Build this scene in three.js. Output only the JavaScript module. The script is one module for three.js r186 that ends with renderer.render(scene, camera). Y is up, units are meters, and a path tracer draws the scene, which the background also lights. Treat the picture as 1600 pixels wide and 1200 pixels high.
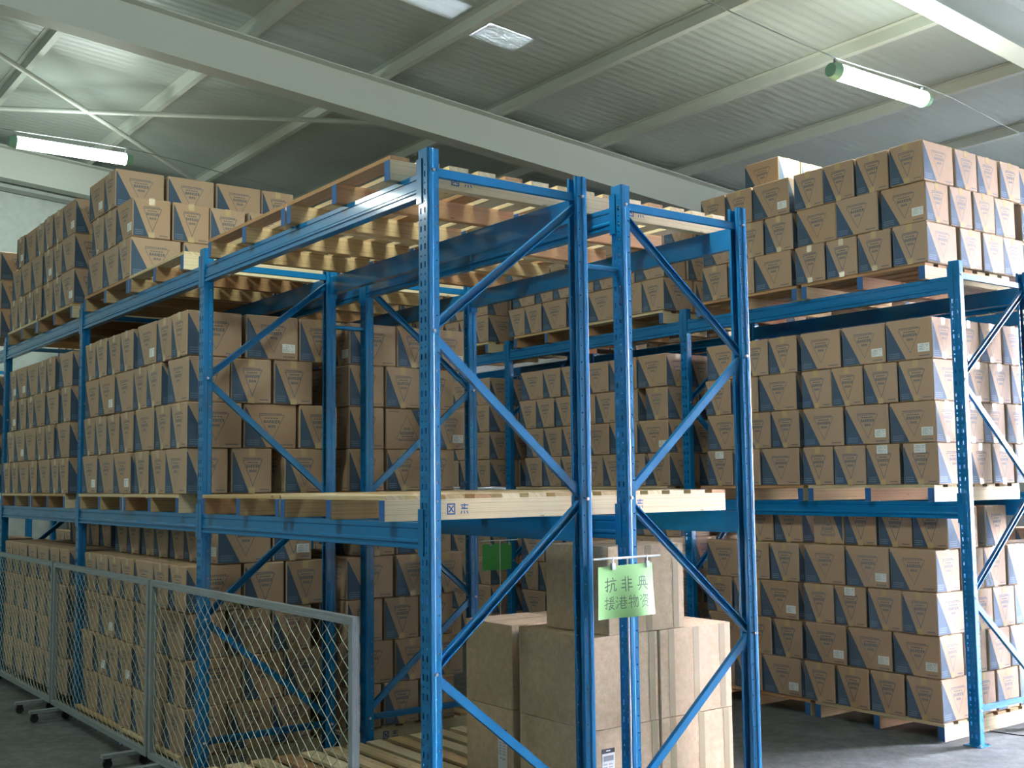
import * as THREE from 'three';
import { mergeGeometries } from 'three/addons/utils/BufferGeometryUtils.js';
import { RectAreaLightUniformsLib } from 'three/addons/lights/RectAreaLightUniformsLib.js';

// ---------------------------------------------------------------- camera, sky, exposure
const scene = new THREE.Scene();
const camera = new THREE.PerspectiveCamera(2 * Math.atan(600 / 1777.9) * 180 / Math.PI, 1600 / 1200, 0.05, 200);
camera.position.set(-2.869, 1.951, 4.542);
camera.rotation.order = 'YXZ';
camera.rotation.set(0.0852, -0.6366, -0.0119);
scene.add(camera);
const renderer = new THREE.WebGLRenderer();
renderer.toneMapping = THREE.LinearToneMapping;
renderer.toneMappingExposure = 1.22;
renderer.shadowMap.enabled = true;
RectAreaLightUniformsLib.init();
scene.background = new THREE.Color().setRGB(205, 207, 246);      // even overcast sky, seen only through the doorway and the rooflights
const LAMP = 132, GLOW = 9, LAMP_COLOR = new THREE.Color().setRGB(0.88, 1.0, 0.94);

// ---------------------------------------------------------------- helpers
let seed = 20240611;
const rnd = () => { seed = (seed + 0x6d2b79f5) | 0; let t = Math.imul(seed ^ (seed >>> 15), 1 | seed); t = (t + Math.imul(t ^ (t >>> 7), 61 | t)) ^ t; return ((t ^ (t >>> 14)) >>> 0) / 4294967296; };
const rr = (a, b) => a + (b - a) * rnd();
const taken = {};
function numbered(name) { const n = taken[name] = (taken[name] ?? -1) + 1; return n ? name + '_' + String(n).padStart(3, '0') : name; }
function tag(o, label, category, group, kind) { o.userData.label = label; if (category) o.userData.category = category; if (group) o.userData.group = group; if (kind) o.userData.kind = kind; return o; }
function mesh(name, geometry, material, parent) { const m = new THREE.Mesh(geometry, material); m.name = parent ? name : numbered(name); m.castShadow = m.receiveShadow = true; (parent ?? scene).add(m); return m; }
function thing(name, label, category, pos = [0, 0, 0], group) { const g = new THREE.Group(); g.name = numbered(name); g.position.set(...pos); scene.add(g); return tag(g, label, category, group); }
function struct(name, geometry, material, label) { const m = mesh(name, geometry, material); m.userData.kind = 'structure'; m.userData.label = label; return m; }
const bx = (x0, x1, y0, y1, z0, z1) => new THREE.BoxGeometry(x1 - x0, y1 - y0, z1 - z0).translate((x0 + x1) / 2, (y0 + y1) / 2, (z0 + z1) / 2);
const merge = (list) => mergeGeometries(list.map((g) => { const h = g.index ? g.toNonIndexed() : g; for (const k of Object.keys(h.attributes)) if (!['position', 'normal', 'uv'].includes(k)) h.deleteAttribute(k); return h; }));
const ORD = ['first', 'second', 'third', 'fourth', 'fifth', 'sixth', 'seventh', 'eighth', 'ninth'];
const LAYER = ['bottom', 'second', 'third', 'fourth', 'fifth'];
// prism: closed outline [[a,b]...] extruded along y (outline given as x,z) from y0 to y1
function prismY(pts, y0, y1) { const s = new THREE.Shape(pts.map(([x, z]) => new THREE.Vector2(x, -z))); return new THREE.ExtrudeGeometry(s, { depth: y1 - y0, bevelEnabled: false }).rotateX(-Math.PI / 2).translate(0, y0, 0); }
// prism along z: outline given as x,y; from z0 down to z1 (z1 < z0)
function prismZ(pts, z0, z1) { const s = new THREE.Shape(pts.map(([x, y]) => new THREE.Vector2(x, y))); return new THREE.ExtrudeGeometry(s, { depth: z0 - z1, bevelEnabled: false }).translate(0, 0, z1); }
function tube(a, b, r, n = 6) { const A = new THREE.Vector3(...a), B = new THREE.Vector3(...b), d = B.clone().sub(A); const g = new THREE.CylinderGeometry(r, r, d.length(), n); g.translate(0, d.length() / 2, 0); g.applyQuaternion(new THREE.Quaternion().setFromUnitVectors(new THREE.Vector3(0, 1, 0), d.normalize())); return g.translate(...a); }

// ---------------------------------------------------------------- textures and materials
function canvasTex(w, h, draw, srgb = true) { const c = document.createElement('canvas'); c.width = w; c.height = h; const g = c.getContext('2d'); draw(g, w, h); const t = new THREE.CanvasTexture(c); if (srgb) t.colorSpace = THREE.SRGBColorSpace; t.wrapS = t.wrapT = THREE.RepeatWrapping; return t; }
function speckle(g, x, y, w, h, n, tone, a0, a1, s0 = 1, s1 = 3) { for (let i = 0; i < n; i++) { g.fillStyle = `rgba(${tone},${rr(a0, a1)})`; g.fillRect(x + rnd() * w, y + rnd() * h, rr(s0, s1), rr(s0, s1)); } }
function noiseTex(n, base, vary, cells) {   // layered value noise, grey variations about a base colour
  const grids = cells.map((c) => { const a = new Float32Array(c * c).map(() => rnd() - 0.5); return (u, v) => { const x = u * c, y = v * c, i = Math.floor(x), j = Math.floor(y), f = x - i, k = y - j, s = f * f * (3 - 2 * f), t = k * k * (3 - 2 * k), at = (p, q) => a[((q % c) + c) % c * c + ((p % c) + c) % c]; return (at(i, j) * (1 - s) + at(i + 1, j) * s) * (1 - t) + (at(i, j + 1) * (1 - s) + at(i + 1, j + 1) * s) * t; }; });
  const d = new Uint8Array(n * n * 4);
  for (let y = 0; y < n; y++) for (let x = 0; x < n; x++) { let v = 0; grids.forEach((f, i) => { v += f(x / n, y / n) * vary[i]; }); const o = (y * n + x) * 4; for (let k = 0; k < 3; k++) d[o + k] = Math.max(0, Math.min(255, base[k] + v * 255)); d[o + 3] = 255; }
  const t = new THREE.DataTexture(d, n, n); t.wrapS = t.wrapT = THREE.RepeatWrapping; t.magFilter = THREE.LinearFilter; t.colorSpace = THREE.SRGBColorSpace; t.needsUpdate = true; return t;
}
// carton print atlas: wide face, narrow face, top and plain card
const BOARD = '#b1967a', INK = '#3e5468', AT = 1024;
function face(g, x, y, w, h) {
  g.save(); g.beginPath(); g.rect(x, y, w, h); g.clip();
  g.fillStyle = BOARD; g.fillRect(x, y, w, h);
  g.fillStyle = INK; g.beginPath(); g.moveTo(x, y + h * 0.06); g.lineTo(x + w * 0.02, y + h * 0.06); g.lineTo(x + w * 0.42, y + h); g.lineTo(x, y + h); g.fill();
  g.fillStyle = 'rgba(170,190,210,0.55)';                                            // small lettering knocked out of the wedge
  for (let r = 0; r < 3; r++) for (let i = 0; i < 9; i++) g.fillRect(x + w * (0.04 + i * 0.027), y + h * (0.83 + r * 0.05), w * 0.017, h * 0.02);
  g.strokeStyle = INK; g.lineWidth = 4.5; g.beginPath(); g.moveTo(x + w * 0.27, y + h * 0.25); g.lineTo(x + w * 0.77, y + h * 0.235); g.lineTo(x + w * 0.525, y + h * 0.85); g.closePath(); g.stroke();
  g.fillStyle = INK; for (let i = 0; i < 12; i++) g.fillRect(x + w * (0.28 + i * 0.038), y + h * 0.195, w * 0.022, h * 0.028);
  g.textAlign = 'center'; g.font = `bold ${Math.round(h * 0.105)}px sans-serif`; g.fillText('BARRIER', x + w * 0.525, y + h * 0.43, w * 0.35);
  g.font = `bold ${Math.round(h * 0.085)}px sans-serif`; g.fillText('MAN', x + w * 0.525, y + h * 0.535);
  for (let i = 0; i < 5; i++) g.fillRect(x + w * (0.385 + i * 0.055), y + h * 0.295, w * 0.04, h * 0.022);
  for (let i = 0; i < 6; i++) g.fillRect(x + w * (0.72 + i * 0.04), y + h * 0.93, w * 0.026, h * 0.025);
  g.restore(); speckle(g, x, y, w, h, 900, '70,48,22', 0.03, 0.14); speckle(g, x, y, w, h, 500, '245,225,190', 0.03, 0.1);
}
const atlas = canvasTex(AT, AT, (g) => {
  g.fillStyle = BOARD; g.fillRect(0, 0, AT, AT);
  face(g, 4, 4, 632, 480); face(g, 644, 4, 376, 376);
  g.fillStyle = '#a88e70'; g.fillRect(4, 492, 632, 480); g.fillStyle = 'rgba(90,62,30,0.8)'; g.fillRect(4, 730, 632, 4);
  speckle(g, 4, 492, 1016, 520, 2600, '70,48,22', 0.03, 0.12);
});
const R_WIDE = [4, 4, 632, 480], R_NARROW = [644, 4, 376, 376], R_TOP = [4, 492, 632, 480], R_PLAIN = [660, 500, 300, 300];
const std = (o) => new THREE.MeshStandardMaterial(o), phys = (o) => new THREE.MeshPhysicalMaterial(o), lin = (r, g, b) => new THREE.Color().setRGB(r, g, b);
const cartonMats = [[1, 1, 1], [0.94, 0.92, 0.9], [1, 0.96, 0.9]].map((c) => std({ map: atlas, color: lin(...c), roughness: 0.82 }));
const tapeMat = phys({ color: '#c4aa7c', roughness: 0.22, clearcoat: 0.6, clearcoatRoughness: 0.15 });
const paperTex = canvasTex(128, 96, (g) => { g.fillStyle = '#eef0ea'; g.fillRect(0, 0, 128, 96); g.fillStyle = '#8b949c'; for (let r = 0; r < 4; r++) for (let i = 0; i < 9; i++) if (rnd() > 0.2) g.fillRect(12 + i * 12, 16 + r * 18, 8, 7); });
const paperMat = std({ map: paperTex, roughness: 0.7 });
const brownTex = noiseTex(256, [202, 176, 142], [0.05, 0.06, 0.05], [5, 40, 128]);
const brownMat = std({ map: brownTex, roughness: 0.85 }), brownTape = std({ color: '#9b8a66', roughness: 0.45 });
const woodTex = (base, dark) => canvasTex(512, 128, (g) => { g.fillStyle = base; g.fillRect(0, 0, 512, 128); for (let i = 0; i < 70; i++) { const y = rnd() * 128; g.strokeStyle = `rgba(${dark},${rr(0.05, 0.22)})`; g.lineWidth = rr(0.6, 2.4); g.beginPath(); g.moveTo(0, y); g.bezierCurveTo(150, y + rr(-6, 6), 340, y + rr(-6, 6), 512, y + rr(-4, 4)); g.stroke(); } for (let i = 0; i < 3; i++) { g.fillStyle = `rgba(${dark},0.5)`; g.beginPath(); g.ellipse(rnd() * 512, rnd() * 128, 7, 4, 0, 0, 7); g.fill(); } });
const woods = [std({ map: woodTex('#dcc69a', '120,84,40'), roughness: 0.8 }), std({ map: woodTex('#c9ab7a', '104,70,34'), roughness: 0.85 }), std({ map: woodTex('#b98f62', '92,54,30'), roughness: 0.85 }), std({ map: woodTex('#e2d0a8', '140,104,60'), roughness: 0.8 })];
const bluePaint = std({ color: '#22598f', roughness: 0.6 });
const steel = phys({ color: lin(0.006, 0.155, 0.355), roughness: 0.27, clearcoat: 0.35, clearcoatRoughness: 0.07, specularIntensity: 0.5 });
const boltMat = std({ color: '#d8dde0', roughness: 0.3, metalness: 0.8 });
const galvTex = noiseTex(256, [150, 158, 158], [0.1, 0.1], [12, 60]);
const galv = std({ map: galvTex, roughness: 0.5, metalness: 0.35 }), wireMat = std({ color: '#c9cbb4', roughness: 0.35, metalness: 0.6 });
const rubber = std({ color: '#20211f', roughness: 0.7 });
const whitePaint = std({ color: '#c9cfc6', roughness: 0.55 });
const sheetMat = phys({ color: '#b4beb7', roughness: 0.42 });
const wallMat = std({ map: noiseTex(512, [184, 194, 187], [0.05, 0.05], [6, 90]), roughness: 0.7 });
const floorTex = noiseTex(1024, [94, 98, 97], [0.08, 0.08, 0.10, 0.09], [4, 14, 60, 256]);
const floorMat = std({ map: floorTex, roughness: 0.55 });
const whiteRod = std({ color: '#e8eae6', roughness: 0.4 });

// ---------------------------------------------------------------- the building
const X0 = -9, X1 = 12, Z0 = -12.1, Z1 = 8.6, SL = -0.082;
const rafterY = (x) => 6.2 + SL * x, purlinY = (x) => 6.65 + SL * x, sheetY = (x) => 6.765 + SL * x;
{
  const fl = bx(X0 - 0.3, X1 + 0.3, -0.2, 0, Z0 - 0.3, Z1 + 0.3), uv = fl.attributes.uv, p = fl.attributes.position;
  for (let i = 0; i < uv.count; i++) uv.setXY(i, p.getX(i) / 4, p.getZ(i) / 4);
  struct('floor', fl, floorMat, 'worn grey concrete warehouse floor');
  const yard = bx(X1 + 0.3, 45, -0.25, -0.03, -25, 35); struct('ground', yard, std({ color: '#3d3c3a', roughness: 0.9 }), 'pale concrete yard outside the doorway');
  // ribbed roof sheet: ribs run along x; the rooflights sit in two holes between purlins
  const pitch = 0.12, lights = [[2.02, 3.16, -4.55, -4.17], [3.50, 4.05, -4.74, -4.36]];
  const strip = (xa, xb, za, zb, lift = 0) => { const pts = []; for (let z = za, k = Math.round((za - Z0) / (pitch / 4)); z < zb - 1e-6; k++) { const zn = Math.min(zb, Z0 + (k + 1) * pitch / 4); pts.push([z, zn, k & 3]); z = zn; }
    const hs = [0, 0.003, 0.003, 0], pos = [], uv2 = []; const q = (a, b, c, d) => { for (const v of [a, b, c, a, c, d]) { pos.push(...v); uv2.push(v[0] / 2, v[2] / 2); } };
    for (const [a, b, k] of pts) { const ha = hs[k] + lift, hb = hs[(k + 1) & 3] + lift; q([xa, sheetY(xa) + ha, a], [xb, sheetY(xb) + ha, a], [xb, sheetY(xb) + hb, b], [xa, sheetY(xa) + hb, b]); q([xa, sheetY(xa) + ha + 0.03, a], [xa, sheetY(xa) + hb + 0.03, b], [xb, sheetY(xb) + hb + 0.03, b], [xb, sheetY(xb) + ha + 0.03, a]); }
    const g = new THREE.BufferGeometry(); g.setAttribute('position', new THREE.Float32BufferAttribute(pos, 3)); g.setAttribute('uv', new THREE.Float32BufferAttribute(uv2, 2)); g.computeVertexNormals(); return g; };
  const [a, b] = lights;
  const pieces = [strip(X0 - 0.3, X1 + 0.3, Z0 - 0.2, -4.74), strip(X0 - 0.3, X1 + 0.3, -4.17, Z1 + 0.3), strip(X0 - 0.3, a[0], -4.74, -4.17), strip(a[1], b[0], -4.74, -4.17), strip(b[1], X1 + 0.3, -4.74, -4.17), strip(a[0], a[1], -4.74, a[2]), strip(b[0], b[1], b[3], -4.17)];
  struct('ceiling', merge(pieces), sheetMat, 'grey ribbed metal roof sheeting');
  const glassMat = phys({ color: lin(0.62, 0.68, 0.66), roughness: 0.9, transmission: 0.10, thickness: 0 });
  lights.forEach((l, i) => struct('window_' + (i + 1), strip(...l, -0.002), glassMat, i ? 'short translucent ribbed rooflight below the purlin' : 'translucent ribbed rooflight at the picture top edge'));
  // walls with thickness
  const wallX = (x0, x1) => { const s = [[Z0 - 0.2, 0], [Z1 + 0.2, 0], [Z1 + 0.2, sheetY(x0) + 0.1], [Z0 - 0.2, sheetY(x0) + 0.1]]; return bx(x0, x1, 0, sheetY((x0 + x1) / 2) + 0.03, Z0 - 0.2, Z1 + 0.2); };
  struct('wall_left', wallX(X0 - 0.2, X0), wallMat, 'pale side wall'); { const top = sheetY(X1 + 0.1) + 0.03, [d0, d1, dh] = [0.3, 3.3, 4.3], s = new THREE.Shape([[Z0 - 0.2, 0], [Z1 + 0.2, 0], [Z1 + 0.2, top], [Z0 - 0.2, top]].map(([z, y]) => new THREE.Vector2(-z, y))); s.holes.push(new THREE.Path([[d0, 0.001], [d0, dh], [d1, dh], [d1, 0.001]].map(([z, y]) => new THREE.Vector2(-z, y)))); const g = new THREE.ExtrudeGeometry(s, { depth: 0.2, bevelEnabled: false }).rotateY(Math.PI / 2).translate(X1, 0, 0); const u = g.attributes.uv; for (let i = 0; i < u.count; i++) u.setXY(i, u.getX(i) / 5, u.getY(i) / 5); struct('wall_right', g, wallMat, 'side wall with a wide open doorway'); }
  const gable = (z0, z1, hole) => { const s = new THREE.Shape([[X0, 0], [X1, 0], [X1, sheetY(X1)], [X0, sheetY(X0)]].map((v) => new THREE.Vector2(...v))); if (hole) s.holes.push(new THREE.Path([[hole[0], 0.001], [hole[0], hole[2]], [hole[1], hole[2]], [hole[1], 0.001]].map((v) => new THREE.Vector2(...v)))); const g = new THREE.ExtrudeGeometry(s, { depth: z1 - z0, bevelEnabled: false }).translate(0, 0, z0); const u = g.attributes.uv; for (let i = 0; i < u.count; i++) u.setXY(i, u.getX(i) / 5, u.getY(i) / 5); return g; };
  struct('wall_back', gable(Z0 - 0.2, Z0), wallMat, 'pale green-grey end wall beyond the fenced rack');
  struct('wall_front', gable(Z1, Z1 + 0.2), wallMat, 'front wall behind the camera');
  // wall cladding rail and gutter line on the end wall
  struct('trim_1', prismZ([[X0, 6.10 - 0.73 * 0 + 0.0 + 0.738], [X1, 6.155 + SL * (X1 - 0.63)], [X1, 6.10 + SL * (X1 - 0.63)], [X0, 6.683 + 0.1]], Z0 + 0.05, Z0), std({ color: '#7e857f', roughness: 0.6 }), 'dark rail along the top of the end wall');
  // rafters and purlins
  const H = 0.45;
  const rafter = (zc) => { const quad = (dy0, dy1, z0, z1) => { const g = bx(X0, X1, 0, 1, z0, z1), p = g.attributes.position; for (let i = 0; i < p.count; i++) { const x = p.getX(i); p.setY(i, rafterY(x) + (p.getY(i) > 0.5 ? dy1 : dy0)); } g.computeVertexNormals(); return g; }; return merge([quad(0, 0.014, zc - 0.11, zc + 0.11), quad(0.014, H - 0.016, zc - 0.006, zc + 0.006), quad(H - 0.014, H - 0.001, zc - 0.11, zc + 0.11)]); };
  [-11.85, -6.18, -0.66, 4.86].forEach((zc, i) => struct('roof_rafter', rafter(zc), whitePaint, ['pale steel rafter against the end wall', 'pale steel rafter crossing above the fenced rack', 'pale steel rafter at the upper right corner', 'pale steel rafter over the camera'][i]));
  for (let k = -6; k <= 6; k++) { const x = 1.74 + 1.55 * k, y = purlinY(x); if (x < X0 + 0.1 || x > X1 - 0.2) continue;
    const o = [[-0.03, 0], [0.035, 0], [0.035, 0.02], [0.03, 0.02], [0.03, 0.005], [-0.025, 0.005], [-0.025, 0.109], [-0.085, 0.109], [-0.085, 0.114], [-0.03, 0.114]].map(([a2, b2]) => [x + a2, y + b2 * 0.985 + SL * a2]);
    struct('roof_purlin', prismZ(o, Z1, Z0 + 0.02), whitePaint, 'pale roof purlin, ' + (k + 7) + ' across the slope'); }
  for (const [a3, b3, l] of [[[-2.27, -6.24], [4.09, -11.75], 'thin roof brace rod falling towards the end wall'], [[4.41, -6.24], [-2.44, -11.75], 'thin roof brace rod crossing the other one']]) struct('roof_brace', tube([a3[0], 6.46 + SL * a3[0], a3[1]], [b3[0], 6.46 + SL * b3[0], b3[1]], 0.03, 8), whitePaint, l);
}

// ---------------------------------------------------------------- fluorescent lamps on their wires
const capMat = std({ color: '#7fae93', roughness: 0.4 }), glowMat = std({ color: '#f4fff9', emissive: LAMP_COLOR, emissiveIntensity: GLOW, roughness: 0.4 });
function lamp(x, y, z, label, wire) {
  const L = 1.4, t = thing('fluorescent_lamp', label, 'lamp', [x, y, z], 'ceiling lamps');
  const oct = []; for (let i = 0; i < 12; i++) { const a = i / 12 * Math.PI * 2 + Math.PI / 12; oct.push([0.08 * Math.cos(a), 0.07 * Math.sin(a)]); }
  const g = prismZ(oct, (L - 0.16) / 2, -(L - 0.16) / 2).rotateY(Math.PI / 2); mesh('diffuser', g, glowMat, t);
  for (const s of [-1, 1]) { const c = new THREE.CylinderGeometry(0.06, 0.08, 0.08, 16).rotateZ(-s * Math.PI / 2).translate(s * (L / 2 - 0.04), 0, 0); mesh('end_cap', c, capMat, t); mesh('hanger', merge([bx(s * 0.63 - 0.012, s * 0.63 + 0.012, 0.07, 0.11, -0.012, 0.012), bx(s * 0.63 - 0.03, s * 0.63 + 0.03, 0.06, 0.074, -0.03, 0.03)]), galv, t); }
  for (const [power, dy, dz, turn] of [[LAMP, -0.09, 0, -Math.PI / 2], [LAMP * 0.05, 0.09, 0, Math.PI / 2], [LAMP * 0.62, 0, 0.1, Math.PI + 0.6], [LAMP * 0.62, 0, -0.1, -0.6]]) { const l = new THREE.RectAreaLight(LAMP_COLOR, power, L - 0.2, 0.1); l.name = 'lamp_light'; l.position.set(0, dy, dz); l.rotation.x = turn; t.add(l); }
  if (wire) { const pts = wire.map((w) => new THREE.Vector3(...w)); tag(mesh('lamp_wire', new THREE.TubeGeometry(new THREE.CatmullRomCurve3(pts), 24, 0.006, 6), galv), wire.label, 'wire'); }
  return t;
}
const wireR = [[0.4, 5.95, -1.4], [3.35, 5.65, -1.4], [4.9, 5.53, -1.4], [6.5, 5.525, -1.4], [8.0, 5.37, -1.4], [10.5, 5.36, -1.4]]; wireR.label = 'thin wire carrying the lamp above the right rack';
const wireL = [[-3, 6.03, -9], [0.0, 6.0, -9], [1.5, 6.0, -9], [3.34, 5.82, -9], [5.0, 5.78, -9]]; wireL.label = 'thin wire running on from the lamp over the fenced rack';
lamp(5.63, 5.405, -1.4, 'lit fluorescent lamp with green end caps above the right rack', wireR);
lamp(0.77, 5.87, -9, 'lit fluorescent lamp above the cartons on the fenced rack', wireL);
lamp(0.75, 5.45, -0.5, 'lit fluorescent lamp over the fenced rack end frame, above the picture');
lamp(-5.0, 5.87, -9, 'lit fluorescent lamp at the far side of the hall');
lamp(-2.5, 5.65, -1.4, 'lit fluorescent lamp by the side wall');

// ---------------------------------------------------------------- pallet racks
const L = 2.84, D = 1.0, T = 3.56, H1 = 1.76, H2 = 3.45, BH = 0.126;
function plate(w, h, t, holes) { const s = new THREE.Shape([[0, 0], [w, 0], [w, h], [0, h]].map((v) => new THREE.Vector2(...v))); for (const [cx, cy, hw, hh] of holes) s.holes.push(new THREE.Path([[cx - hw, cy - hh], [cx - hw, cy + hh], [cx + hw, cy + hh], [cx + hw, cy - hh]].map((v) => new THREE.Vector2(...v)))); return new THREE.ExtrudeGeometry(s, { depth: t, bevelEnabled: false }); }
const uprightGeo = (() => {   // perforated face at x = 0 looking to -x, 90 mm wide from z = 0 to -0.09, 70 mm deep
  const P = 0.0885, front = [], side = [];
  for (let y = 0.07; y < T - 0.05; y += P) { for (const c of [0.021, 0.057]) { front.push([c, y, 0.006, 0.0145]); if (y + P / 2 < T - 0.05) front.push([c, y + P / 2, 0.0042, 0.0045]); } side.push([0.018, y + 0.02, 0.0035, 0.0035]); }
  const f = plate(0.078, T, 0.003, front).rotateY(-Math.PI / 2).translate(0.003, 0, -0.084);
  const half = (m) => { const o = [[0, -0.009], [0.0007, -0.0055], [0.0026, -0.0026], [0.0055, -0.0007], [0.009, 0], [0.027, 0], [0.0305, -0.0009], [0.0335, -0.003], [0.036, -0.006], [0.036, -0.009], [0.028, -0.003], [0.0095, -0.003], [0.003, -0.0095], [0.003, -0.0098], [0, -0.0098]], lip = [[0.064, -0.006], [0.066, -0.006], [0.07, -0.010], [0.07, -0.026], [0.067, -0.026], [0.067, -0.011], [0.064, -0.009]]; const fix = (q) => (m ? q.map(([x, z]) => [x, -0.09 - z]).reverse() : q); return [prismY(fix(o), 0, T), prismY(fix(lip), 0, T), plate(0.032, T, 0.003, side).translate(0.034, 0, m ? -0.084 : -0.009)]; };
  return merge([f, ...half(0), ...half(1)]);
})();
const baseGeo = bx(-0.035, 0.10, 0, 0.006, -0.115, 0.025), anchorGeo = merge([tube([-0.02, 0.006, 0.012], [-0.02, 0.02, 0.012], 0.009, 6), tube([0.085, 0.006, 0.012], [0.085, 0.02, 0.012], 0.009, 6)]);
const channel = (len, open) => { const w = 0.021, t = 0.0025, d = 0.026; const o = open > 0 ? [[-w, 0], [w, 0], [w, d], [w - 0.006, d], [w - 0.006, d - t], [w - t, d - t], [w - t, t], [-w + t, t], [-w + t, d - t], [-w + 0.006, d - t], [-w + 0.006, d], [-w, d]] : [[-w, d], [-w, 0], [-w + 0.006, 0], [-w + 0.006, t], [-w + t, t], [-w + t, d - t], [w - t, d - t], [w - t, t], [w - 0.006, t], [w - 0.006, 0], [w, 0], [w, d]]; return prismY(o.map(([x, z]) => [x, z - 0.013]).reverse(), 0, len); };
const chCache = {}, getCh = (len, open) => chCache[len.toFixed(3) + open] ??= channel(len, open);
const boltGeo = new THREE.CylinderGeometry(0.0085, 0.0095, 0.012, 8).rotateX(Math.PI / 2);
function frame(x0, z0, mirrored, label, group) {
  const t = thing('rack_frame', label, 'rack frame', [x0, 0, z0], group);
  mesh('upright', uprightGeo, steel, t); const b = mesh('upright', uprightGeo, steel, t); b.rotation.y = Math.PI; b.position.set(D, 0, -0.09);
  for (const [x, r] of [[0, 0], [D, 1]]) { const bp = mesh('base_plate', baseGeo, steel, t); mesh('anchor_bolt', anchorGeo, boltMat, bp); if (r) { bp.rotation.y = Math.PI; bp.position.set(D, 0, -0.09); } }
  const xa = 0.05, xb = D - 0.05, A = mirrored ? xb : xa, B = mirrored ? xa : xb;
  const runs = [[[xa, 3.452], [xb, 3.452], -1], [[B, 3.40], [A, 2.69], 1], [[A, 2.65], [B, 1.88], -1], [[B, 1.83], [A, 1.08], 1], [[A, 1.04], [B, 0.31], -1], [[xa, 0.255], [xb, 0.255], 1]];
  for (const [p, q, open] of runs) { const dx = q[0] - p[0], dy = q[1] - p[1], len = Math.hypot(dx, dy); const m = mesh('brace', getCh(len, open), steel, t); m.position.set(p[0], p[1], -0.045); m.rotation.z = -Math.atan2(dx, dy); }
  for (const [x, y] of [[xa - 0.018, 3.452], [xb + 0.018, 3.452], [A + (A < B ? -0.018 : 0.018), 2.67], [B + (A < B ? 0.018 : -0.018), 1.855], [A + (A < B ? -0.018 : 0.018), 1.06], [xa - 0.018, 0.255], [xb + 0.018, 0.255]]) mesh('bolt', boltGeo, boltMat, t).position.set(x, y, 0.001);
  return t;
}
// stepped box beam, outer face at x = 0 looking to -x, running from z = 0 to -(L - 0.09)
const beamLen = L - 0.09;
const barGeo = prismZ([[0.003, 0], [0, 0.003], [0, 0.016], [0.008, 0.021], [0.008, 0.027], [0, 0.032], [0, 0.042], [0.006, 0.05], [0.006, 0.088], [0.010, 0.092], [0.010, 0.096], [0.006, 0.100], [0.006, BH - 0.004], [0.010, BH], [0.05, BH], [0.05, 0]], 0, -beamLen);
const endPlate = merge([bx(0.0, 0.052, -0.03, 0.19, -0.004, 0), bx(-0.006, -0.002, -0.03, 0.19, -0.002, 0.042), bx(-0.006, 0.001, -0.03, 0.19, -0.004, -0.0005)]);
const endPlate2 = endPlate.clone().scale(1, 1, -1); { const p = endPlate2.attributes.position, n = endPlate2.attributes.normal; for (let i = 0; i < p.count; i += 3) { const s = [p.getX(i + 1), p.getY(i + 1), p.getZ(i + 1)]; p.setXYZ(i + 1, p.getX(i + 2), p.getY(i + 2), p.getZ(i + 2)); p.setXYZ(i + 2, ...s); } void n; }
function beam(xf, z0, yTop, back, label, group) {
  const t = thing('rack_beam', label, 'rack beam', [xf, yTop - BH, z0 - 0.0905], group);
  mesh('bar', barGeo, steel, t); mesh('end_bracket', endPlate, steel, t); mesh('end_bracket', endPlate2, steel, t).position.z = -beamLen + 0.001;
  if (back) { t.rotation.y = Math.PI; t.position.z -= beamLen - 0.001; }
  return t;
}
const spacerGeo = merge([tube([0, 0, 0], [0.245, 0, 0], 0.016, 8)]);
const RACK = { A: { x: 0, z: 0, name: 'fenced rack' }, B: { x: D + 0.245, z: 0, name: 'inner rack' }, C: { x: 4.81, z: -0.22, name: 'right rack' }, D: { x: 6.08, z: -0.22, name: 'rack behind the right rack' }, E: { x: 8.6, z: -0.22, name: 'furthest rack' } };
const frames = { A: 5, B: 5, C: 5, D: 4, E: 4 }, bays = { A: 4, B: 4, C: 4, D: 3, E: 3 };
for (const k of ['A', 'B', 'C', 'D', 'E']) {
  const r = RACK[k];
  for (let i = 0; i < frames[k]; i++) frame(r.x, r.z - L * i, k === 'B', i ? `blue upright frame of the ${r.name}, ${ORD[i]} from its open end` : `blue end frame with diagonal bracing on the ${r.name}`, 'blue upright frames');
  for (let i = 0; i < bays[k]; i++) for (const [y, n] of [[H1, 'lower'], [H2, 'upper']]) for (const back of [0, 1]) {
    if (k === 'A' && i > 1 && back) continue; if (k === 'C' && i > 0 && back) continue;
    beam(r.x + (back ? D : 0), r.z - L * i, y, back, `blue ${n} ${back ? 'back' : 'front'} beam of the ${r.name}, ${ORD[i]} bay from its open end`, 'blue rack beams');
  }
}
for (const [y, z, l] of [[3.09, -0.045, 'short blue spacer tube joining the two end frames'], [3.09, -L - 0.045, 'short blue spacer tube joining the second pair of frames']]) tag(mesh('row_spacer', spacerGeo, steel), l, 'rack spacer').position.set(D, y, z);

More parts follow.
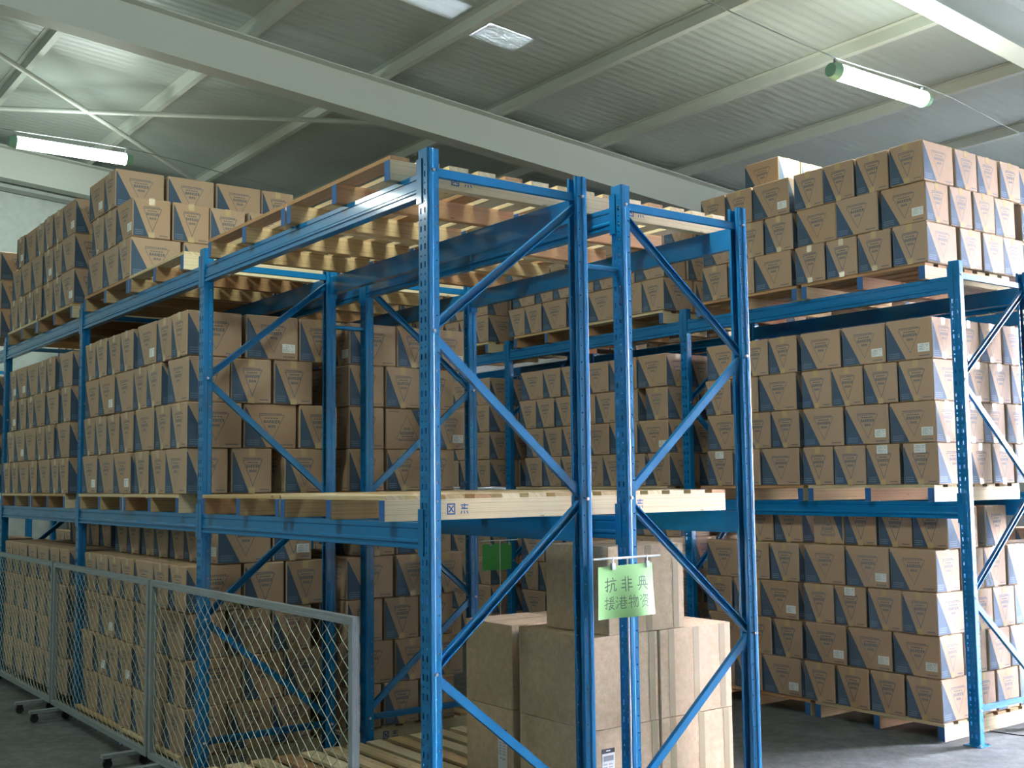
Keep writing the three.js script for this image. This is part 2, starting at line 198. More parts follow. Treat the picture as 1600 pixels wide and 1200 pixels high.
// ---------------------------------------------------------------- pallets
const PX = 1.18, PH = 0.127, SH = 0.105, NB = 7, BW = 0.112;
const strGeo = bx(0, PX, 0, SH, -0.0275, 0.0275), endGeo = bx(-0.0015, 0.0005, 0.001, SH - 0.001, -0.027, 0.027), boardGeos = [0, 1, 2].map((i) => bx(-BW / 2 - 0.002 * i, BW / 2 + 0.002 * i, 0, PH - SH, -PX, 0));
boardGeos.forEach((g) => { const u = g.attributes.uv, p = g.attributes.position; for (let i = 0; i < u.count; i++) u.setXY(i, p.getZ(i) / PX, p.getX(i) * 4 + p.getY(i) * 4 + 0.5); });
const stampTex = canvasTex(128, 64, (g) => { g.fillStyle = '#d8c298'; g.fillRect(0, 0, 128, 64); g.strokeStyle = '#2b5597'; g.lineWidth = 6; g.strokeRect(10, 8, 36, 46); g.beginPath(); g.moveTo(16, 16); g.lineTo(40, 46); g.moveTo(40, 16); g.lineTo(16, 46); g.stroke(); g.lineWidth = 5; g.beginPath(); for (const [a, b, c, d] of [[78, 14, 118, 14], [98, 6, 98, 34], [80, 30, 116, 30], [84, 40, 80, 54], [96, 40, 98, 54], [110, 40, 116, 54], [84, 20, 92, 28]]) { g.moveTo(a, b); g.lineTo(c, d); } g.stroke(); });
const stampMat = std({ map: stampTex, roughness: 0.8 }), stampGeo = bx(-0.075, 0.075, -0.035, 0.035, -0.0005, 0.001);
function pallet(x, y, z, label, stamp = true) {     // near left bottom corner at x, y, z; runs to +x and -z
  const t = thing('wooden_pallet', label, 'pallet', [x, y, z], 'wooden pallets');
  [0.0275, PX / 2, PX - 0.0275].forEach((dz, i) => { const s = mesh('stringer', strGeo, woods[i === 0 ? 3 : 1 + (i + Math.round(rnd())) % 2], t); s.position.z = -dz; const e = mesh('painted_end', endGeo, bluePaint, s); const e2 = mesh('painted_end', endGeo, bluePaint, s); e.position.x = 0; e2.position.x = PX + 0.001; if (i === 0 && stamp) mesh('ink_stamp', stampGeo, stampMat, s).position.set(0.43, SH / 2, 0.0275); });
  for (let i = 0; i < NB; i++) { const b = mesh('deck_board', boardGeos[i % 3], woods[Math.floor(rnd() * 4)], t); b.position.set(BW / 2 + 0.002 + i * (PX - BW - 0.004) / (NB - 1), SH, 0); }
  return t;
}
const OV = 0.05;
for (const [x, y, z, l] of [
  [-OV, H1, -0.33, 'empty pallet on the lower beams of the fenced rack, beside the end frame'], [-OV, H1, -1.53, 'empty pallet on the fenced rack lower beams, behind the first one'],
  [1.17, H1, -0.33, 'empty pallet on the lower beams of the inner rack, beside the end frame'], [1.17, H1, -1.53, 'empty pallet on the inner rack lower beams, behind the first one'],
  [-OV, H2, -0.27, 'empty pallet on the upper beams of the fenced rack, beside the end frame'], [-OV, H2, -1.47, 'empty pallet on the fenced rack upper beams, behind the first one'],
  [1.17, H2, -0.27, 'empty pallet on the upper beams of the inner rack, beside the end frame'], [1.17, H2, -1.47, 'empty pallet on the inner rack upper beams, behind the first one'],
  [-OV, H2, -3.10, 'empty pallet on the fenced rack upper beams in front of the carton stack'],
  [1.17, H2, -3.10, 'empty pallet on the upper beams of the inner rack, second bay'], [1.17, H2, -4.30, 'empty pallet furthest back on the inner rack upper beams'],
  [-OV, 0.001, -1.53, 'empty pallet on the floor inside the fenced rack'], [1.17, 0.001, -1.53, 'empty pallet on the floor of the inner rack behind plain cartons'],
]) pallet(x, y, z, l);

// ---------------------------------------------------------------- printed cartons
const CN = 0.302, CW = 0.402, CH = 0.3145, N = 0.32, W = 0.42, PITCH = 0.318;
function chamferBox(w, h, d, c) {      // base at y = 0; faces +-z wide, +-x narrow
  const X = w / 2, Z = d / 2, pos = [], uv = [];
  const map = ([rx, ry, rw, rh], u, v) => [(rx + u * rw) / AT, 1 - (ry + (1 - v) * rh) / AT];
  const tri = (a, b, p, q) => { pos.push(...a, ...b, ...p); uv.push(...q[0], ...q[1], ...q[2]); };
  const pl = map(R_PLAIN, 0.5, 0.5), quad = (a, b, p, s, r) => { const q = r ? [map(r, 0, 0), map(r, 1, 0), map(r, 1, 1), map(r, 0, 1)] : [pl, pl, pl, pl]; tri(a, b, p, [q[0], q[1], q[2]]); tri(a, p, s, [q[0], q[2], q[3]]); };
  const x0 = -X + c, x1 = X - c, y0 = c, y1 = h - c, z0 = -Z + c, z1 = Z - c;
  quad([x0, y0, Z], [x1, y0, Z], [x1, y1, Z], [x0, y1, Z], R_WIDE); quad([x1, y0, -Z], [x0, y0, -Z], [x0, y1, -Z], [x1, y1, -Z], R_WIDE);
  quad([X, y0, z1], [X, y0, z0], [X, y1, z0], [X, y1, z1], R_NARROW); quad([-X, y0, z0], [-X, y0, z1], [-X, y1, z1], [-X, y1, z0], R_NARROW);
  quad([x0, h, z1], [x1, h, z1], [x1, h, z0], [x0, h, z0], R_TOP); quad([x0, 0, z0], [x1, 0, z0], [x1, 0, z1], [x0, 0, z1], R_TOP);
  for (const [s, zz, zi] of [[1, Z, z1], [-1, -Z, z0]]) { const e = (a, b, p, q) => (s > 0 ? quad(a, b, p, q) : quad(q, p, b, a)); e([x0, y1, zz], [x1, y1, zz], [x1, h, zi], [x0, h, zi]); e([x0, 0, zi], [x1, 0, zi], [x1, y0, zz], [x0, y0, zz]); e([x1, y0, zz], [X, y0, zi], [X, y1, zi], [x1, y1, zz]); e([-X, y0, zi], [x0, y0, zz], [x0, y1, zz], [-X, y1, zi]);
    const t3 = (a, b, p) => (s > 0 ? tri(a, b, p, [pl, pl, pl]) : tri(a, p, b, [pl, pl, pl])); t3([x1, y1, zz], [X, y1, zi], [x1, h, zi]); t3([x0, y1, zz], [x0, h, zi], [-X, y1, zi]); t3([x1, y0, zz], [x1, 0, zi], [X, y0, zi]); t3([x0, y0, zz], [-X, y0, zi], [x0, 0, zi]); }
  for (const [s, xx, xi] of [[1, X, x1], [-1, -X, x0]]) { const e = (a, b, p, q) => (s > 0 ? quad(a, b, p, q) : quad(q, p, b, a)); e([xx, y1, z1], [xx, y1, z0], [xi, h, z0], [xi, h, z1]); e([xi, 0, z1], [xi, 0, z0], [xx, y0, z0], [xx, y0, z1]); }
  const g = new THREE.BufferGeometry(); g.setAttribute('position', new THREE.Float32BufferAttribute(pos, 3)); g.setAttribute('uv', new THREE.Float32BufferAttribute(uv, 2)); g.computeVertexNormals(); return g;
}
const cartonGeo = chamferBox(CW, CH, CN, 0.007);
const uTape = (up) => { const X = CW / 2, t = 0.0008, h = 0.024, l = up ? 0.055 : 0.042, o = [[-X - t, 0], [X + t, 0], [X + t, -l], [X, -l], [X, -t], [-X, -t], [-X, -l], [-X - t, -l]].map(([x, y]) => [x, up ? CH + t + y : -t - y]); return prismZ(up ? o.reverse() : o, h, -h); };
const cartonTape = uTape(true), cartonTape2 = uTape(false);
const labelGeo = bx(-0.05, 0.05, -0.032, 0.032, 0, 0.0012);
const all = [];
// a: carton widths along the aisle face from the near end, e: widths across the near end from the aisle face
function stack(o) {
  o.layers.forEach((ly, li) => {
    const y = o.y + li * PITCH, x0 = o.x + (ly.dx ?? 0); let z = o.z + (ly.dz ?? 0), i = 0;
    for (const ch of ly.a) { if (ch === '.') { z -= 0.1; continue; } if (ch === '-') { z -= 0.03; continue; }
      const wz = ch === 'W' ? W : N, dx = ch === 'W' ? N : W; all.push({ x: x0 + dx / 2, y, z: z - wz / 2, alongZ: ch === 'W', st: o, li, i, side: 'a', face: 'a', far: o.key[0] === 'B' && i > 0 }); z -= wz; i++; }
    if (ly.e && li < 4 && !/^[BDE]/.test(o.key)) for (let zz = o.z + (ly.dz ?? 0) - 0.43; zz - W > z + 0.02; zz -= W) for (let k = 0; k < 2; k++) all.push({ x: x0 + W + 0.008 + N * (k + 0.5), y, z: zz - W / 2, alongZ: true, st: o, li, i: 0, side: 'f', fill: true });
    let x = x0, j = 0; if (ly.e) for (const ch of ly.e) { if (ch === '.') { x += 0.08; continue; } const wx = ch === 'W' ? W : N, dz = ch === 'W' ? N : W; if (j > 0) all.push({ x: x + wx / 2, y, z: o.z + (ly.dz ?? 0) - dz / 2, alongZ: ch !== 'W', st: o, li, i: j, side: 'e', face: 'e' }); x += wx; j++; }
  });
}
const two = (a, b) => ({ a, e: b }), CP = PH + 0.001;
// right rack, first bay
const ca = two('NNNN-WNN', 'WNNN'), cb = two('WWW-NNW', 'NNNN');
stack({ key: 'C12', ph: 'upper beams, right rack, first bay', x: 4.75, z: -0.43, y: H2 + CP, layers: [ca, cb, ca] });
stack({ key: 'C12x', ph: 'above the stack, right rack, first bay', x: 5.06, z: -2.10, y: H2 + CP + 3 * PITCH, layers: [two('W', 'NN')] });
stack({ key: 'C11', ph: 'lower beams, right rack, first bay', x: 4.75, z: -0.42, y: H1 + CP, layers: [ca, cb, ca, cb] });
stack({ key: 'C10', ph: 'on the floor, right rack, first bay', x: 4.75, z: -0.47, y: CP + 0.001, layers: [ca, cb, ca, cb, { a: 'NNNN.NN', e: 'W.N', dx: 0.14, dz: 0.02 }] });
// right rack, second and third bays
const z2 = -3.06 - 0.22;
stack({ key: 'C22', ph: 'upper beams, right rack, second bay', x: 4.75, z: z2, y: H2 + CP, layers: [two('NWWN-WNN', 'WNN'), two('WNNN-NNW', 'NNN'), two('NWWN-WNN', 'WNN')], dim: 0.5 });
stack({ key: 'C21', ph: 'lower beams, right rack, second bay', x: 4.75, z: z2, y: H1 + CP, layers: [two('NNNN-NNN', 'WNN'), two('WWW-NNN', 'NNN'), two('N.NNN-NNN', 'WNN'), two('WWW-NNW', 'NNN')], dim: 0.6 });
stack({ key: 'C20', ph: 'on the floor, right rack, second bay', x: 4.75, z: z2, y: CP, layers: [ca, cb, ca, cb, { a: 'NNNNNN', dx: 0.14 }], dim: 0.05 });
const z3 = -5.90 - 0.32;
for (const [y, n, ph] of [[H2 + CP, 3, 'upper beams'], [H1 + CP, 4, 'lower beams'], [CP, 4, 'on the floor']]) stack({ key: 'C3' + n + (y < 1), ph: ph + ', right rack, third bay', x: 4.75, z: z3, y, layers: Array.from({ length: n }, (_, i) => (i & 1 ? two('WWW', 'NNN') : two('NNNN', 'WNN'))), dim: 0.15 });
// fenced rack
stack({ key: 'A22', ph: 'upper beams, fenced rack, second bay', x: -0.05, z: -4.25, y: H2 + CP, layers: [two('NWW', 'WWW'), two('WNN', 'NNNN'), { a: 'NW', e: 'WWWN', dz: -0.40 }] });
stack({ key: 'A32', ph: 'upper beams, fenced rack, third bay', x: -0.05, z: -5.82, y: H2 + CP, layers: [two('WNN-NNNN', 'NNN'), two('WNN-WWW', 'NNN'), two('WNN-NWN', 'NNN')] });
stack({ key: 'A42', ph: 'upper beams, fenced rack, fourth bay', x: -0.05, z: -8.52 - 0.14, y: H2 + CP, layers: [two('WW', 'NN'), two('WN', 'NN'), two('NN', 'WN')], dim: 0.5 });
const aNear = [two('WNN.WWW', 'NN.N'), two('NNW.NNNN', 'WWN'), two('W.NNWWW', 'NNN'), two('NNW.NNNN', 'WWN')];
stack({ key: 'A21', ph: 'lower beams, fenced rack, second bay', x: -0.05, z: -3.02, y: H1 + CP, layers: aNear });
stack({ key: 'A31', ph: 'lower beams, fenced rack, third bay', x: -0.05, z: -5.86, y: H1 + CP, layers: [two('NNW-NWNN', 'WN'), two('W.NNWWN', 'NN'), two('N.WWNNN', 'WN'), two('W.NNWWN', 'NN')] });
stack({ key: 'A41', ph: 'lower beams, fenced rack, fourth bay', x: -0.05, z: -8.70, y: H1 + CP, layers: [two('NN'), two('WW'), two('NN'), two('WW')], dim: 0.4 });
const a5 = { a: 'NNNNNNN', e: 'WN', dx: 0.22 };
stack({ key: 'A20', ph: 'on the floor, fenced rack, second bay', x: -0.03, z: -3.06, y: CP, layers: [two('WNN-WWW', 'NNN'), two('NNW-NNNN', 'WNN'), two('WNN-WWW', 'NNN'), two('NNW-NNNN', 'WNN'), a5] });
stack({ key: 'A30', ph: 'on the floor, fenced rack, third bay', x: -0.03, z: -5.90, y: CP, layers: [two('WNN-WWW', 'NNN'), two('NNW-NNNN', 'WNN'), two('WNN-WWW', 'NNN'), two('NNW-NNNN', 'WNN'), { a: 'NNNN', dx: 0.36 }], dim: 0.45 });
stack({ key: 'A40', ph: 'on the floor, fenced rack, fourth bay', x: -0.03, z: -8.74, y: CP, layers: [two('WNN'), two('NNW'), two('WNN'), two('NNW')], dim: 0.1 });
// inner rack, second bay: only the near end shows
stack({ key: 'B21', ph: 'lower beams, inner rack, second bay', x: 1.20, z: -3.02, y: H1 + CP, layers: [two('WNN-WWW', 'NNN'), two('WNN-NNNN', 'NWN'), two('WNN-WWW', 'NNN'), two('NNW-NNNN', 'WNN')] });
stack({ key: 'B20', ph: 'on the floor, inner rack, second bay', x: 1.20, z: -3.06, y: CP, layers: [two('WNN-WWW', 'NNN'), two('NNW-NNNN', 'WNN'), two('WNN-WWW', 'NNN'), two('NNW-NNNN', 'WNN'), { a: 'W', e: 'NW', dx: 0.11 }] });
// the rack standing back to back with the right rack: it keeps the daylight out of the aisle
for (const [sx, nm] of [[6.14, 'D'], [8.62, 'E']]) for (let b = 0; b < 3; b++) for (const [y, n] of [[H2 + CP, 3], [H1 + CP, 4], [CP, 4]]) stack({ key: nm + b + n + y, ph: 'rack behind the right rack', x: sx, z: -0.45 - L * b, y, layers: Array.from({ length: n }, (_, i) => (i & 1 ? two('WWW-NNW', 'NNN') : two('NNNN-WNN', 'WNN'))), dim: 0.001 });
for (const [k, x, z] of [['B3', 1.2, -5.86], ['B4', 1.2, -8.70], ['C4', 4.75, -8.92]]) for (const [y, n] of [[H2 + CP, 3], [H1 + CP, 4], [CP, 5]]) stack({ key: k + y, ph: 'deep in the racks', x, z, y, layers: Array.from({ length: n }, (_, i) => (i === 4 ? { a: 'NNNNNNN', dx: 0.12 } : i & 1 ? two('WWW-NNW', 'NNN') : two('NNNN-WNN', 'WNN'))), dim: 0.001 });
const lab = (key, li, side, i) => key + li + side + i;
const LABELS = new Set([lab('C12', 1, 'a', 0), lab('C12', 2, 'a', 4), lab('C11', 3, 'a', 0), lab('C11', 3, 'a', 1), lab('C11', 1, 'a', 0), lab('C11', 1, 'a', 1), lab('C10', 3, 'a', 1), lab('C10', 2, 'a', 4), lab('C10', 1, 'a', 0), lab('C10', 1, 'a', 1), lab('C10', 1, 'a', 2), lab('C10', 0, 'a', 4), lab('A22', 1, 'a', 0), lab('A22', 2, 'a', 1), lab('A32', 2, 'a', 0), lab('A32', 1, 'a', 2), lab('A32', 0, 'a', 0), lab('A32', 2, 'a', 5), lab('A21', 0, 'a', 3), lab('A21', 0, 'a', 5), lab('A21', 2, 'a', 4), lab('A21', 3, 'a', 2), lab('A21', 3, 'e', 1), lab('A31', 3, 'a', 4), lab('A31', 3, 'a', 5), lab('A31', 1, 'a', 4), lab('A31', 2, 'a', 5), lab('A20', 4, 'a', 0), lab('A20', 4, 'e', 1), lab('A20', 2, 'a', 4), lab('A20', 1, 'a', 3), lab('A20', 1, 'a', 5), lab('B21', 3, 'e', 2), lab('B21', 1, 'e', 2), lab('B21', 3, 'a', 0), lab('B20', 4, 'e', 1), lab('C22', 0, 'a', 6), lab('C21', 3, 'a', 5), lab('C21', 1, 'a', 0)]);
const HIGH = new Set([lab('C11', 0, 'a', 0), lab('C11', 0, 'a', 1), lab('C11', 0, 'a', 6), lab('C10', 2, 'a', 2), lab('C21', 0, 'a', 6)]);
const FLIPPED = new Set([lab('C10', 4, 'a', 3), lab('B21', 1, 'e', 1)]);
const score = (c) => { if (c.far) return 0; const d = Math.hypot(c.x - camera.position.x, c.y - camera.position.y, c.z - camera.position.z); return (c.st.dim ?? 1) / (d * d); };
all.forEach((c) => { c.s = c.fill ? 0 : score(c); c.id = lab(c.st.key, c.li, c.side, c.i); });
const ranked = [...all].sort((p, q) => q.s - p.s), mine = new Set(ranked.slice(0, 300));
const massGeos = [];
for (const c of all) {
  const yaw = (c.alongZ ? -Math.PI / 2 : (c.side === 'a' ? Math.PI : 0)) + rr(-0.008, 0.008), px = c.x + rr(-0.006, 0.006) - (c.side === 'a' ? rr(-0.004, 0.010) : 0), pz = c.z + rr(-0.006, 0.006) + (c.side === 'e' ? rr(-0.004, 0.010) : 0);
  if (!mine.has(c)) { massGeos.push(cartonGeo.clone().rotateY(yaw).translate(px, c.y + 0.0005, pz)); continue; }
  const flip = FLIPPED.has(c.id), high = HIGH.has(c.id), white = high || LABELS.has(c.id), where = c.side === 'a' ? `${ORD[c.i]} along the aisle face` : `${ORD[c.i]} across the end`;
  const t = thing('printed_carton', `${flip ? 'upside-down' : white ? 'white-labelled' : 'blue-wedge'} carton, ${LAYER[c.li]} layer, ${where}, ${c.st.ph}`, 'carton', [px, c.y + 0.0005, pz], 'printed cartons');
  t.rotation.y = yaw;
  const b = mesh('carton_body', cartonGeo, cartonMats[Math.floor(rnd() * 3)], t), tp = mesh('tape', cartonTape, tapeMat, t), tb = mesh('tape', cartonTape2, tapeMat, t);
  if (flip) for (const m of [b, tp, tb]) { m.rotation.z = Math.PI; m.position.y = CH; }
  if (white) { // paper label low on the side that shows
    const wide = (c.face === 'a') === c.alongZ, l = mesh('paper_label', labelGeo, paperMat, t); l.userData.label = 'white paper shipping label';
    if (high) { l.rotation.y = Math.PI / 2; l.position.set(CW / 2 + 0.001, CH - 0.04, 0); } else if (wide) l.position.set(CW / 2 - 0.075, 0.085, CN / 2); else { const s = c.face === 'a' ? 1 : (c.alongZ ? 1 : 1); l.rotation.y = s * Math.PI / 2; l.position.set(s * CW / 2, 0.085, -s * (CN / 2 - 0.07)); }
  }
}
{ const m = mesh('cartons', merge(massGeos), cartonMats[0]); tag(m, 'remaining printed cartons stacked deep in the racks', 'cartons', null, 'stuff'); }
// the pallets that carry them
const pal = (x, y, z, l) => pallet(x, y, z, l, false);
for (const [y, n] of [[H2, 'upper beams'], [H1, 'lower beams'], [0.001, 'floor']]) { pal(4.76, y, -0.47, `loaded near pallet on the right rack ${n}, first bay`); pal(4.76, y, -1.70, `loaded far pallet on the right rack ${n}, first bay`); }
for (const [y, n] of [[H2, 'upper beams'], [H1, 'lower beams']]) { pal(4.76, y, -3.32, `loaded near pallet on the right rack ${n}, second bay`); pal(4.76, y, -4.55, `loaded far pallet on the right rack ${n}, second bay`); }
pal(4.76, H2, -6.24, 'loaded pallet on the right rack upper beams, third bay');
pal(-OV, H2, -4.29, 'loaded pallet on the fenced rack upper beams, second bay'); pal(-OV, H2, -5.84, 'loaded near pallet on the fenced rack upper beams, third bay'); pal(-OV, H2, -7.06, 'loaded far pallet on the fenced rack upper beams, third bay');
pal(-OV, H1, -3.14, 'loaded near pallet on the fenced rack lower beams, second bay'); pal(-OV, H1, -4.35, 'loaded far pallet on the fenced rack lower beams, second bay');
pal(-OV, H1, -5.94, 'loaded near pallet on the fenced rack lower beams, third bay'); pal(-OV, H1, -7.15, 'loaded far pallet on the fenced rack lower beams, third bay');
pal(1.17, H1, -3.08, 'loaded pallet on the inner rack lower beams, second bay');
pallet(-OV, 0.001, -3.10, 'loaded near pallet on the floor of the fenced rack'); pallet(1.17, 0.001, -3.10, 'loaded pallet on the floor of the inner rack, second bay');
pal(-OV, 0.001, -4.32, 'loaded far pallet on the floor of the fenced rack');

// ---------------------------------------------------------------- big plain cartons in the inner rack
const shipTex = canvasTex(128, 384, (g) => { g.fillStyle = '#e6e6e4'; g.fillRect(0, 0, 128, 384); g.fillStyle = '#1c1c20'; g.fillRect(0, 0, 128, 34); g.fillStyle = '#e6e6e4'; g.fillRect(40, 12, 44, 8); g.fillStyle = '#8d9094'; g.fillRect(12, 52, 104, 38); g.fillStyle = '#b4b6b8'; for (let i = 0; i < 10; i++) g.fillRect(12 + (i % 2) * 54, 108 + Math.floor(i / 2) * 22, 40, 10); g.strokeStyle = '#26262a'; g.lineWidth = 5; g.beginPath(); g.moveTo(26, 236); g.lineTo(50, 232); g.moveTo(60, 246); g.lineTo(78, 232); g.moveTo(84, 246); g.lineTo(102, 230); g.stroke(); });
const shipMat = std({ map: shipTex, roughness: 0.5 });
pallet(1.17, 0.001, -0.22, 'pallet on the floor under the big plain cartons', false);
function plain(x0, x1, y0, h, z0, d, strips, label, ship) {
  const t = thing('plain_carton', label, 'carton', [(x0 + x1) / 2, y0, z0 - d / 2], 'big plain cartons'), w = x1 - x0, c = 0.006, X = w / 2, Z = d / 2;
  const s = new THREE.Shape([[-X + c, -Z], [X - c, -Z], [X, -Z + c], [X, Z - c], [X - c, Z], [-X + c, Z], [-X, Z - c], [-X, -Z + c]].map((v) => new THREE.Vector2(...v)));
  mesh('carton_body', new THREE.ExtrudeGeometry(s, { depth: h - 0.004, bevelEnabled: false }).rotateX(-Math.PI / 2), brownMat, t);
  mesh('flap_seam', bx(-X + 0.01, X - 0.01, h - 0.004, h - 0.0025, -0.003, 0.003), brownTape, t);
  for (const f of strips) { const m = mesh('tape', bx(-0.023, 0.023, 0.002, h - 0.006, 0, 0.001), brownTape, t); m.position.set(-X + f * w, 0, Z); }
  if (ship) { const m = mesh('shipping_label', bx(-0.045, 0.045, -0.14, 0.14, 0, 0.0012), shipMat, t); m.userData.label = 'white shipping label with black header'; if (ship === 'side') { m.rotation.y = -Math.PI / 2; m.position.set(-X, h * 0.46, 0.14); } else m.position.set(-X + 0.10, h * 0.5, Z + 0.0012); }
  return t;
}
const PY = PH + 0.002, PHt = 0.49;
plain(1.15, 1.635, PY, PHt, -0.2, 0.66, [0.92], 'big plain carton at the bottom corner with a shipping label in front', 'front');
plain(1.15, 1.635, PY, PHt, -0.93, 0.48, [], 'big plain carton at the bottom behind, shipping label on its side', 'side');
plain(1.645, 2.225, PY, PHt, -0.2, 0.6, [0.16, 0.55, 0.9], 'big plain carton at the bottom with three brown tape strips');
plain(1.15, 1.635, PY + PHt, PHt, -0.2, 0.66, [0.9], 'big plain carton in the middle layer at the corner');
plain(1.15, 1.635, PY + PHt, PHt, -0.93, 0.48, [], 'big plain carton in the middle layer behind a gap');
plain(1.645, 2.225, PY + PHt, PHt, -0.2, 0.6, [0.16, 0.5, 0.87], 'big plain carton in the middle layer with three brown tape strips');
plain(1.27, 1.85, PY + 2 * PHt, PHt - 0.01, -0.2, 0.55, [0.52, 0.88], 'big plain carton on top of the plain stack behind the green sign');
plain(1.645, 2.225, PY, PHt, -0.82, 0.56, [], 'big plain carton hidden at the bottom behind the taped ones');
plain(1.645, 2.225, PY + PHt, PHt, -0.82, 0.56, [], 'big plain carton in the middle layer at the back');

// ---------------------------------------------------------------- signs on T stands
const GLYPHS = {
  kang: [[5, 28, 42, 28], [25, 5, 25, 88, 12, 80], [3, 62, 45, 48], [68, 5, 74, 15], [48, 24, 98, 24], [60, 42, 58, 70, 45, 94], [60, 42, 84, 42, 84, 86, 98, 86, 98, 74]],
  fei: [[40, 5, 40, 95], [10, 25, 40, 25], [12, 48, 40, 48], [8, 72, 40, 72], [62, 5, 62, 95], [62, 25, 92, 25], [62, 48, 90, 48], [62, 72, 95, 72]],
  dian: [[25, 15, 25, 66], [25, 15, 76, 15, 76, 66], [42, 5, 42, 66], [59, 5, 59, 66], [25, 40, 76, 40], [5, 66, 96, 66], [35, 74, 12, 95], [64, 74, 90, 95]],
  yuan: [[5, 28, 42, 28], [25, 5, 25, 88, 12, 80], [3, 62, 45, 48], [88, 6, 52, 14], [56, 20, 60, 30], [70, 18, 73, 28], [90, 18, 82, 30], [50, 36, 92, 36], [46, 50, 98, 50], [66, 36, 60, 66, 44, 95], [60, 64, 86, 64, 70, 84, 50, 95], [62, 72, 96, 95]],
  gang: [[8, 10, 20, 20], [4, 36, 16, 45], [6, 90, 24, 60], [38, 20, 94, 20], [34, 40, 98, 40], [54, 5, 54, 40], [78, 5, 78, 40], [54, 40, 34, 64], [74, 40, 98, 62], [48, 58, 80, 58, 80, 74, 48, 74], [48, 58, 48, 92, 88, 92, 88, 80]],
  wu: [[18, 10, 10, 34], [12, 28, 44, 28], [28, 5, 28, 95], [4, 62, 46, 52], [62, 5, 48, 40], [56, 26, 94, 26, 90, 80, 80, 92, 72, 84], [70, 28, 48, 70], [84, 28, 56, 88]],
  zi: [[10, 12, 20, 20], [6, 44, 24, 30], [46, 5, 34, 26], [42, 14, 88, 14, 80, 28], [62, 16, 56, 34, 34, 48], [60, 30, 90, 48], [26, 56, 26, 82], [26, 56, 76, 56, 76, 82], [50, 64, 48, 80, 20, 96], [56, 82, 82, 96]],
};
const signTex = canvasTex(760, 520, (g) => {
  g.fillStyle = '#a5dc8e'; g.fillRect(0, 0, 760, 520);
  g.lineCap = 'round'; g.lineJoin = 'round';
  const write = (k, x, y, s, w) => { g.strokeStyle = '#4c6650'; g.lineWidth = w; for (const st of GLYPHS[k]) { g.beginPath(); for (let i = 0; i < st.length; i += 2) g[i ? 'lineTo' : 'moveTo'](x + st[i] / 100 * s, y + st[i + 1] / 100 * s); g.stroke(); } };
  ['kang', 'fei', 'dian'].forEach((k, i) => write(k, 90 + i * 215, 110, 158, 11));
  ['yuan', 'gang', 'wu', 'zi'].forEach((k, i) => write(k, 86 + i * 152, 300, 138, 8));
});
const signMat = phys({ map: signTex, roughness: 0.35, side: THREE.DoubleSide }), greenMat = phys({ color: '#4fae54', roughness: 0.5, transmission: 0.25, thickness: 0 });
function signStand(x, z, top, w, h, label, front) {
  const t = thing('sign_stand', label, 'sign stand', [x, 0, z]);
  mesh('pole', tube([0, 0.012, 0], [0, top, 0], 0.005, 10), whiteRod, t); mesh('crossbar', tube([-0.235, top, 0], [0.235, top, 0], 0.006, 10), whiteRod, t); mesh('foot', new THREE.CylinderGeometry(0.03, 0.032, 0.012, 14).translate(0, 0.006, 0), rubber, t);
  const s = thing('paper_sign', front ? 'green paper sign with Chinese writing clipped under a white bar' : 'green paper sign seen from behind, deep in the aisle', 'sign', [x, top - 0.035, z + (front ? 0.014 : -0.014)]);
  const g = new THREE.PlaneGeometry(w, h, 24, 12).translate(-0.025, -h / 2, 0), p = g.attributes.position; for (let i = 0; i < p.count; i++) { const u = p.getX(i) / w, v = -p.getY(i) / h; p.setZ(i, 0.010 * Math.sin(u * 5.5 + 0.6) * (0.3 + v) + (front ? 1 : -1) * 0.018 * v * v * (u + 0.2)); } g.computeVertexNormals();
  mesh('sheet', g, front ? signMat : greenMat, s).rotation.z = front ? 0.02 : 0;
  for (const u of [-0.3, 0.34]) mesh('clip', merge([bx(u * w - 0.012, u * w + 0.012, -0.022, 0.012, -0.006, 0.008), tube([u * w, 0.012, 0], [u * w, 0.045, 0], 0.003, 6)]), boltMat, s);
}
signStand(1.19, 0.05, 1.545, 0.375, 0.27, 'white T stand beside the inner rack end frame carrying a green sign', true);
signStand(4.15, -5.2, 1.335, 0.375, 0.27, 'white T stand far along the aisle carrying a green sign', false);

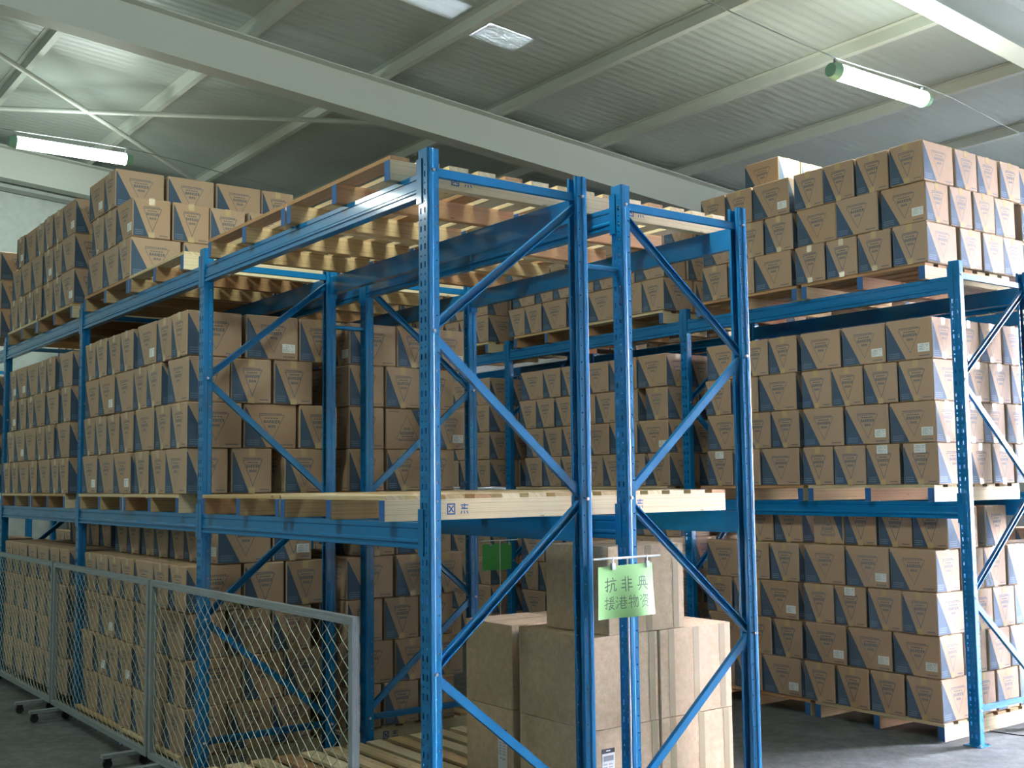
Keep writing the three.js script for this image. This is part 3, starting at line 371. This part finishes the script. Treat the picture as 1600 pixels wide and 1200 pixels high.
// ---------------------------------------------------------------- wire mesh fence in front of the fenced rack
function fencePanel(z0, z1, label) {
  const len = z0 - z1, H = 1.30, y0 = 0.10, t = thing('mesh_fence_panel', label, 'fence', [-0.15, 0, z0], 'wire mesh fence panels'), w = 0.02;
  mesh('post', bx(-w, w, y0, H, -0.04, 0), galv, t); mesh('post', bx(-w, w, y0, H, -len, -len + 0.04), galv, t);
  mesh('top_rail', bx(-w, w, H - 0.04, H, -len + 0.04, -0.04), galv, t); mesh('bottom_rail', bx(-w, w, y0, y0 + 0.04, -len + 0.04, -0.04), galv, t);
  const gs = [], cw = 0.058, ch = 0.088, zA = -0.04, zB = -len + 0.04, n = Math.floor((zA - zB) / cw), yA = y0 + 0.04, yB = H - 0.04, rows = Math.round((yB - yA) / (ch / 2)), hh = (yB - yA) / rows;
  for (let i = 0; i <= n; i++) { const zc = zA - i * (zA - zB) / n; for (let k = 0; k < rows; k++) { const s = (q) => (q & 1 ? 0.5 : -0.5) * cw * 0.98 * (i & 1 ? -1 : 1); const za = Math.min(zA, Math.max(zB, zc + s(k))), zb = Math.min(zA, Math.max(zB, zc + s(k + 1))); if (Math.abs(za - zb) < 0.004) continue; const xo = (k & 1 ? 1 : -1) * 0.0022; gs.push(tube([-xo, yA + k * hh, za], [xo, yA + (k + 1) * hh, zb], 0.0021, 4)); } }
  const m = mesh('wire_mesh', merge(gs), wireMat, t); m.userData.kind = 'stuff';
  for (const z of [-0.25, -len + 0.2]) { mesh('foot', merge([bx(-0.24, 0.085, 0.075, 0.099, z - 0.03, z + 0.03)]), galv, t); const c = mesh('caster', merge([new THREE.CylinderGeometry(0.032, 0.032, 0.026, 16).rotateX(Math.PI / 2).translate(-0.2, 0.033, z), bx(-0.222, -0.178, 0.05, 0.075, z - 0.02, z + 0.02)]), rubber, t); void c; const c2 = mesh('caster', merge([new THREE.CylinderGeometry(0.032, 0.032, 0.026, 16).rotateX(Math.PI / 2).translate(0.05, 0.033, z), bx(0.028, 0.072, 0.05, 0.075, z - 0.02, z + 0.02)]), rubber, t); void c2; }
}
fencePanel(-0.44, -3.34, 'wire mesh fence panel ending beside the end frame');
fencePanel(-3.38, -5.80, 'second wire mesh fence panel along the fenced rack');
fencePanel(-5.84, -8.24, 'third wire mesh fence panel, furthest along the fenced rack');
{ const crack = new THREE.CatmullRomCurve3([[5.36, 0.003, -0.62], [5.35, 0.003, -0.45], [5.36, 0.003, -0.35], [5.40, 0.003, -0.2], [5.7, 0.003, 0.1]].map((v) => new THREE.Vector3(...v))); tag(mesh('floor_wire', new THREE.TubeGeometry(crack, 24, 0.003, 5), rubber), 'thin dark wire on the floor behind the right rack post', 'wire'); }

scene.traverse((o) => { if (o.isLight) o.castShadow = true; });
renderer.render(scene, camera);
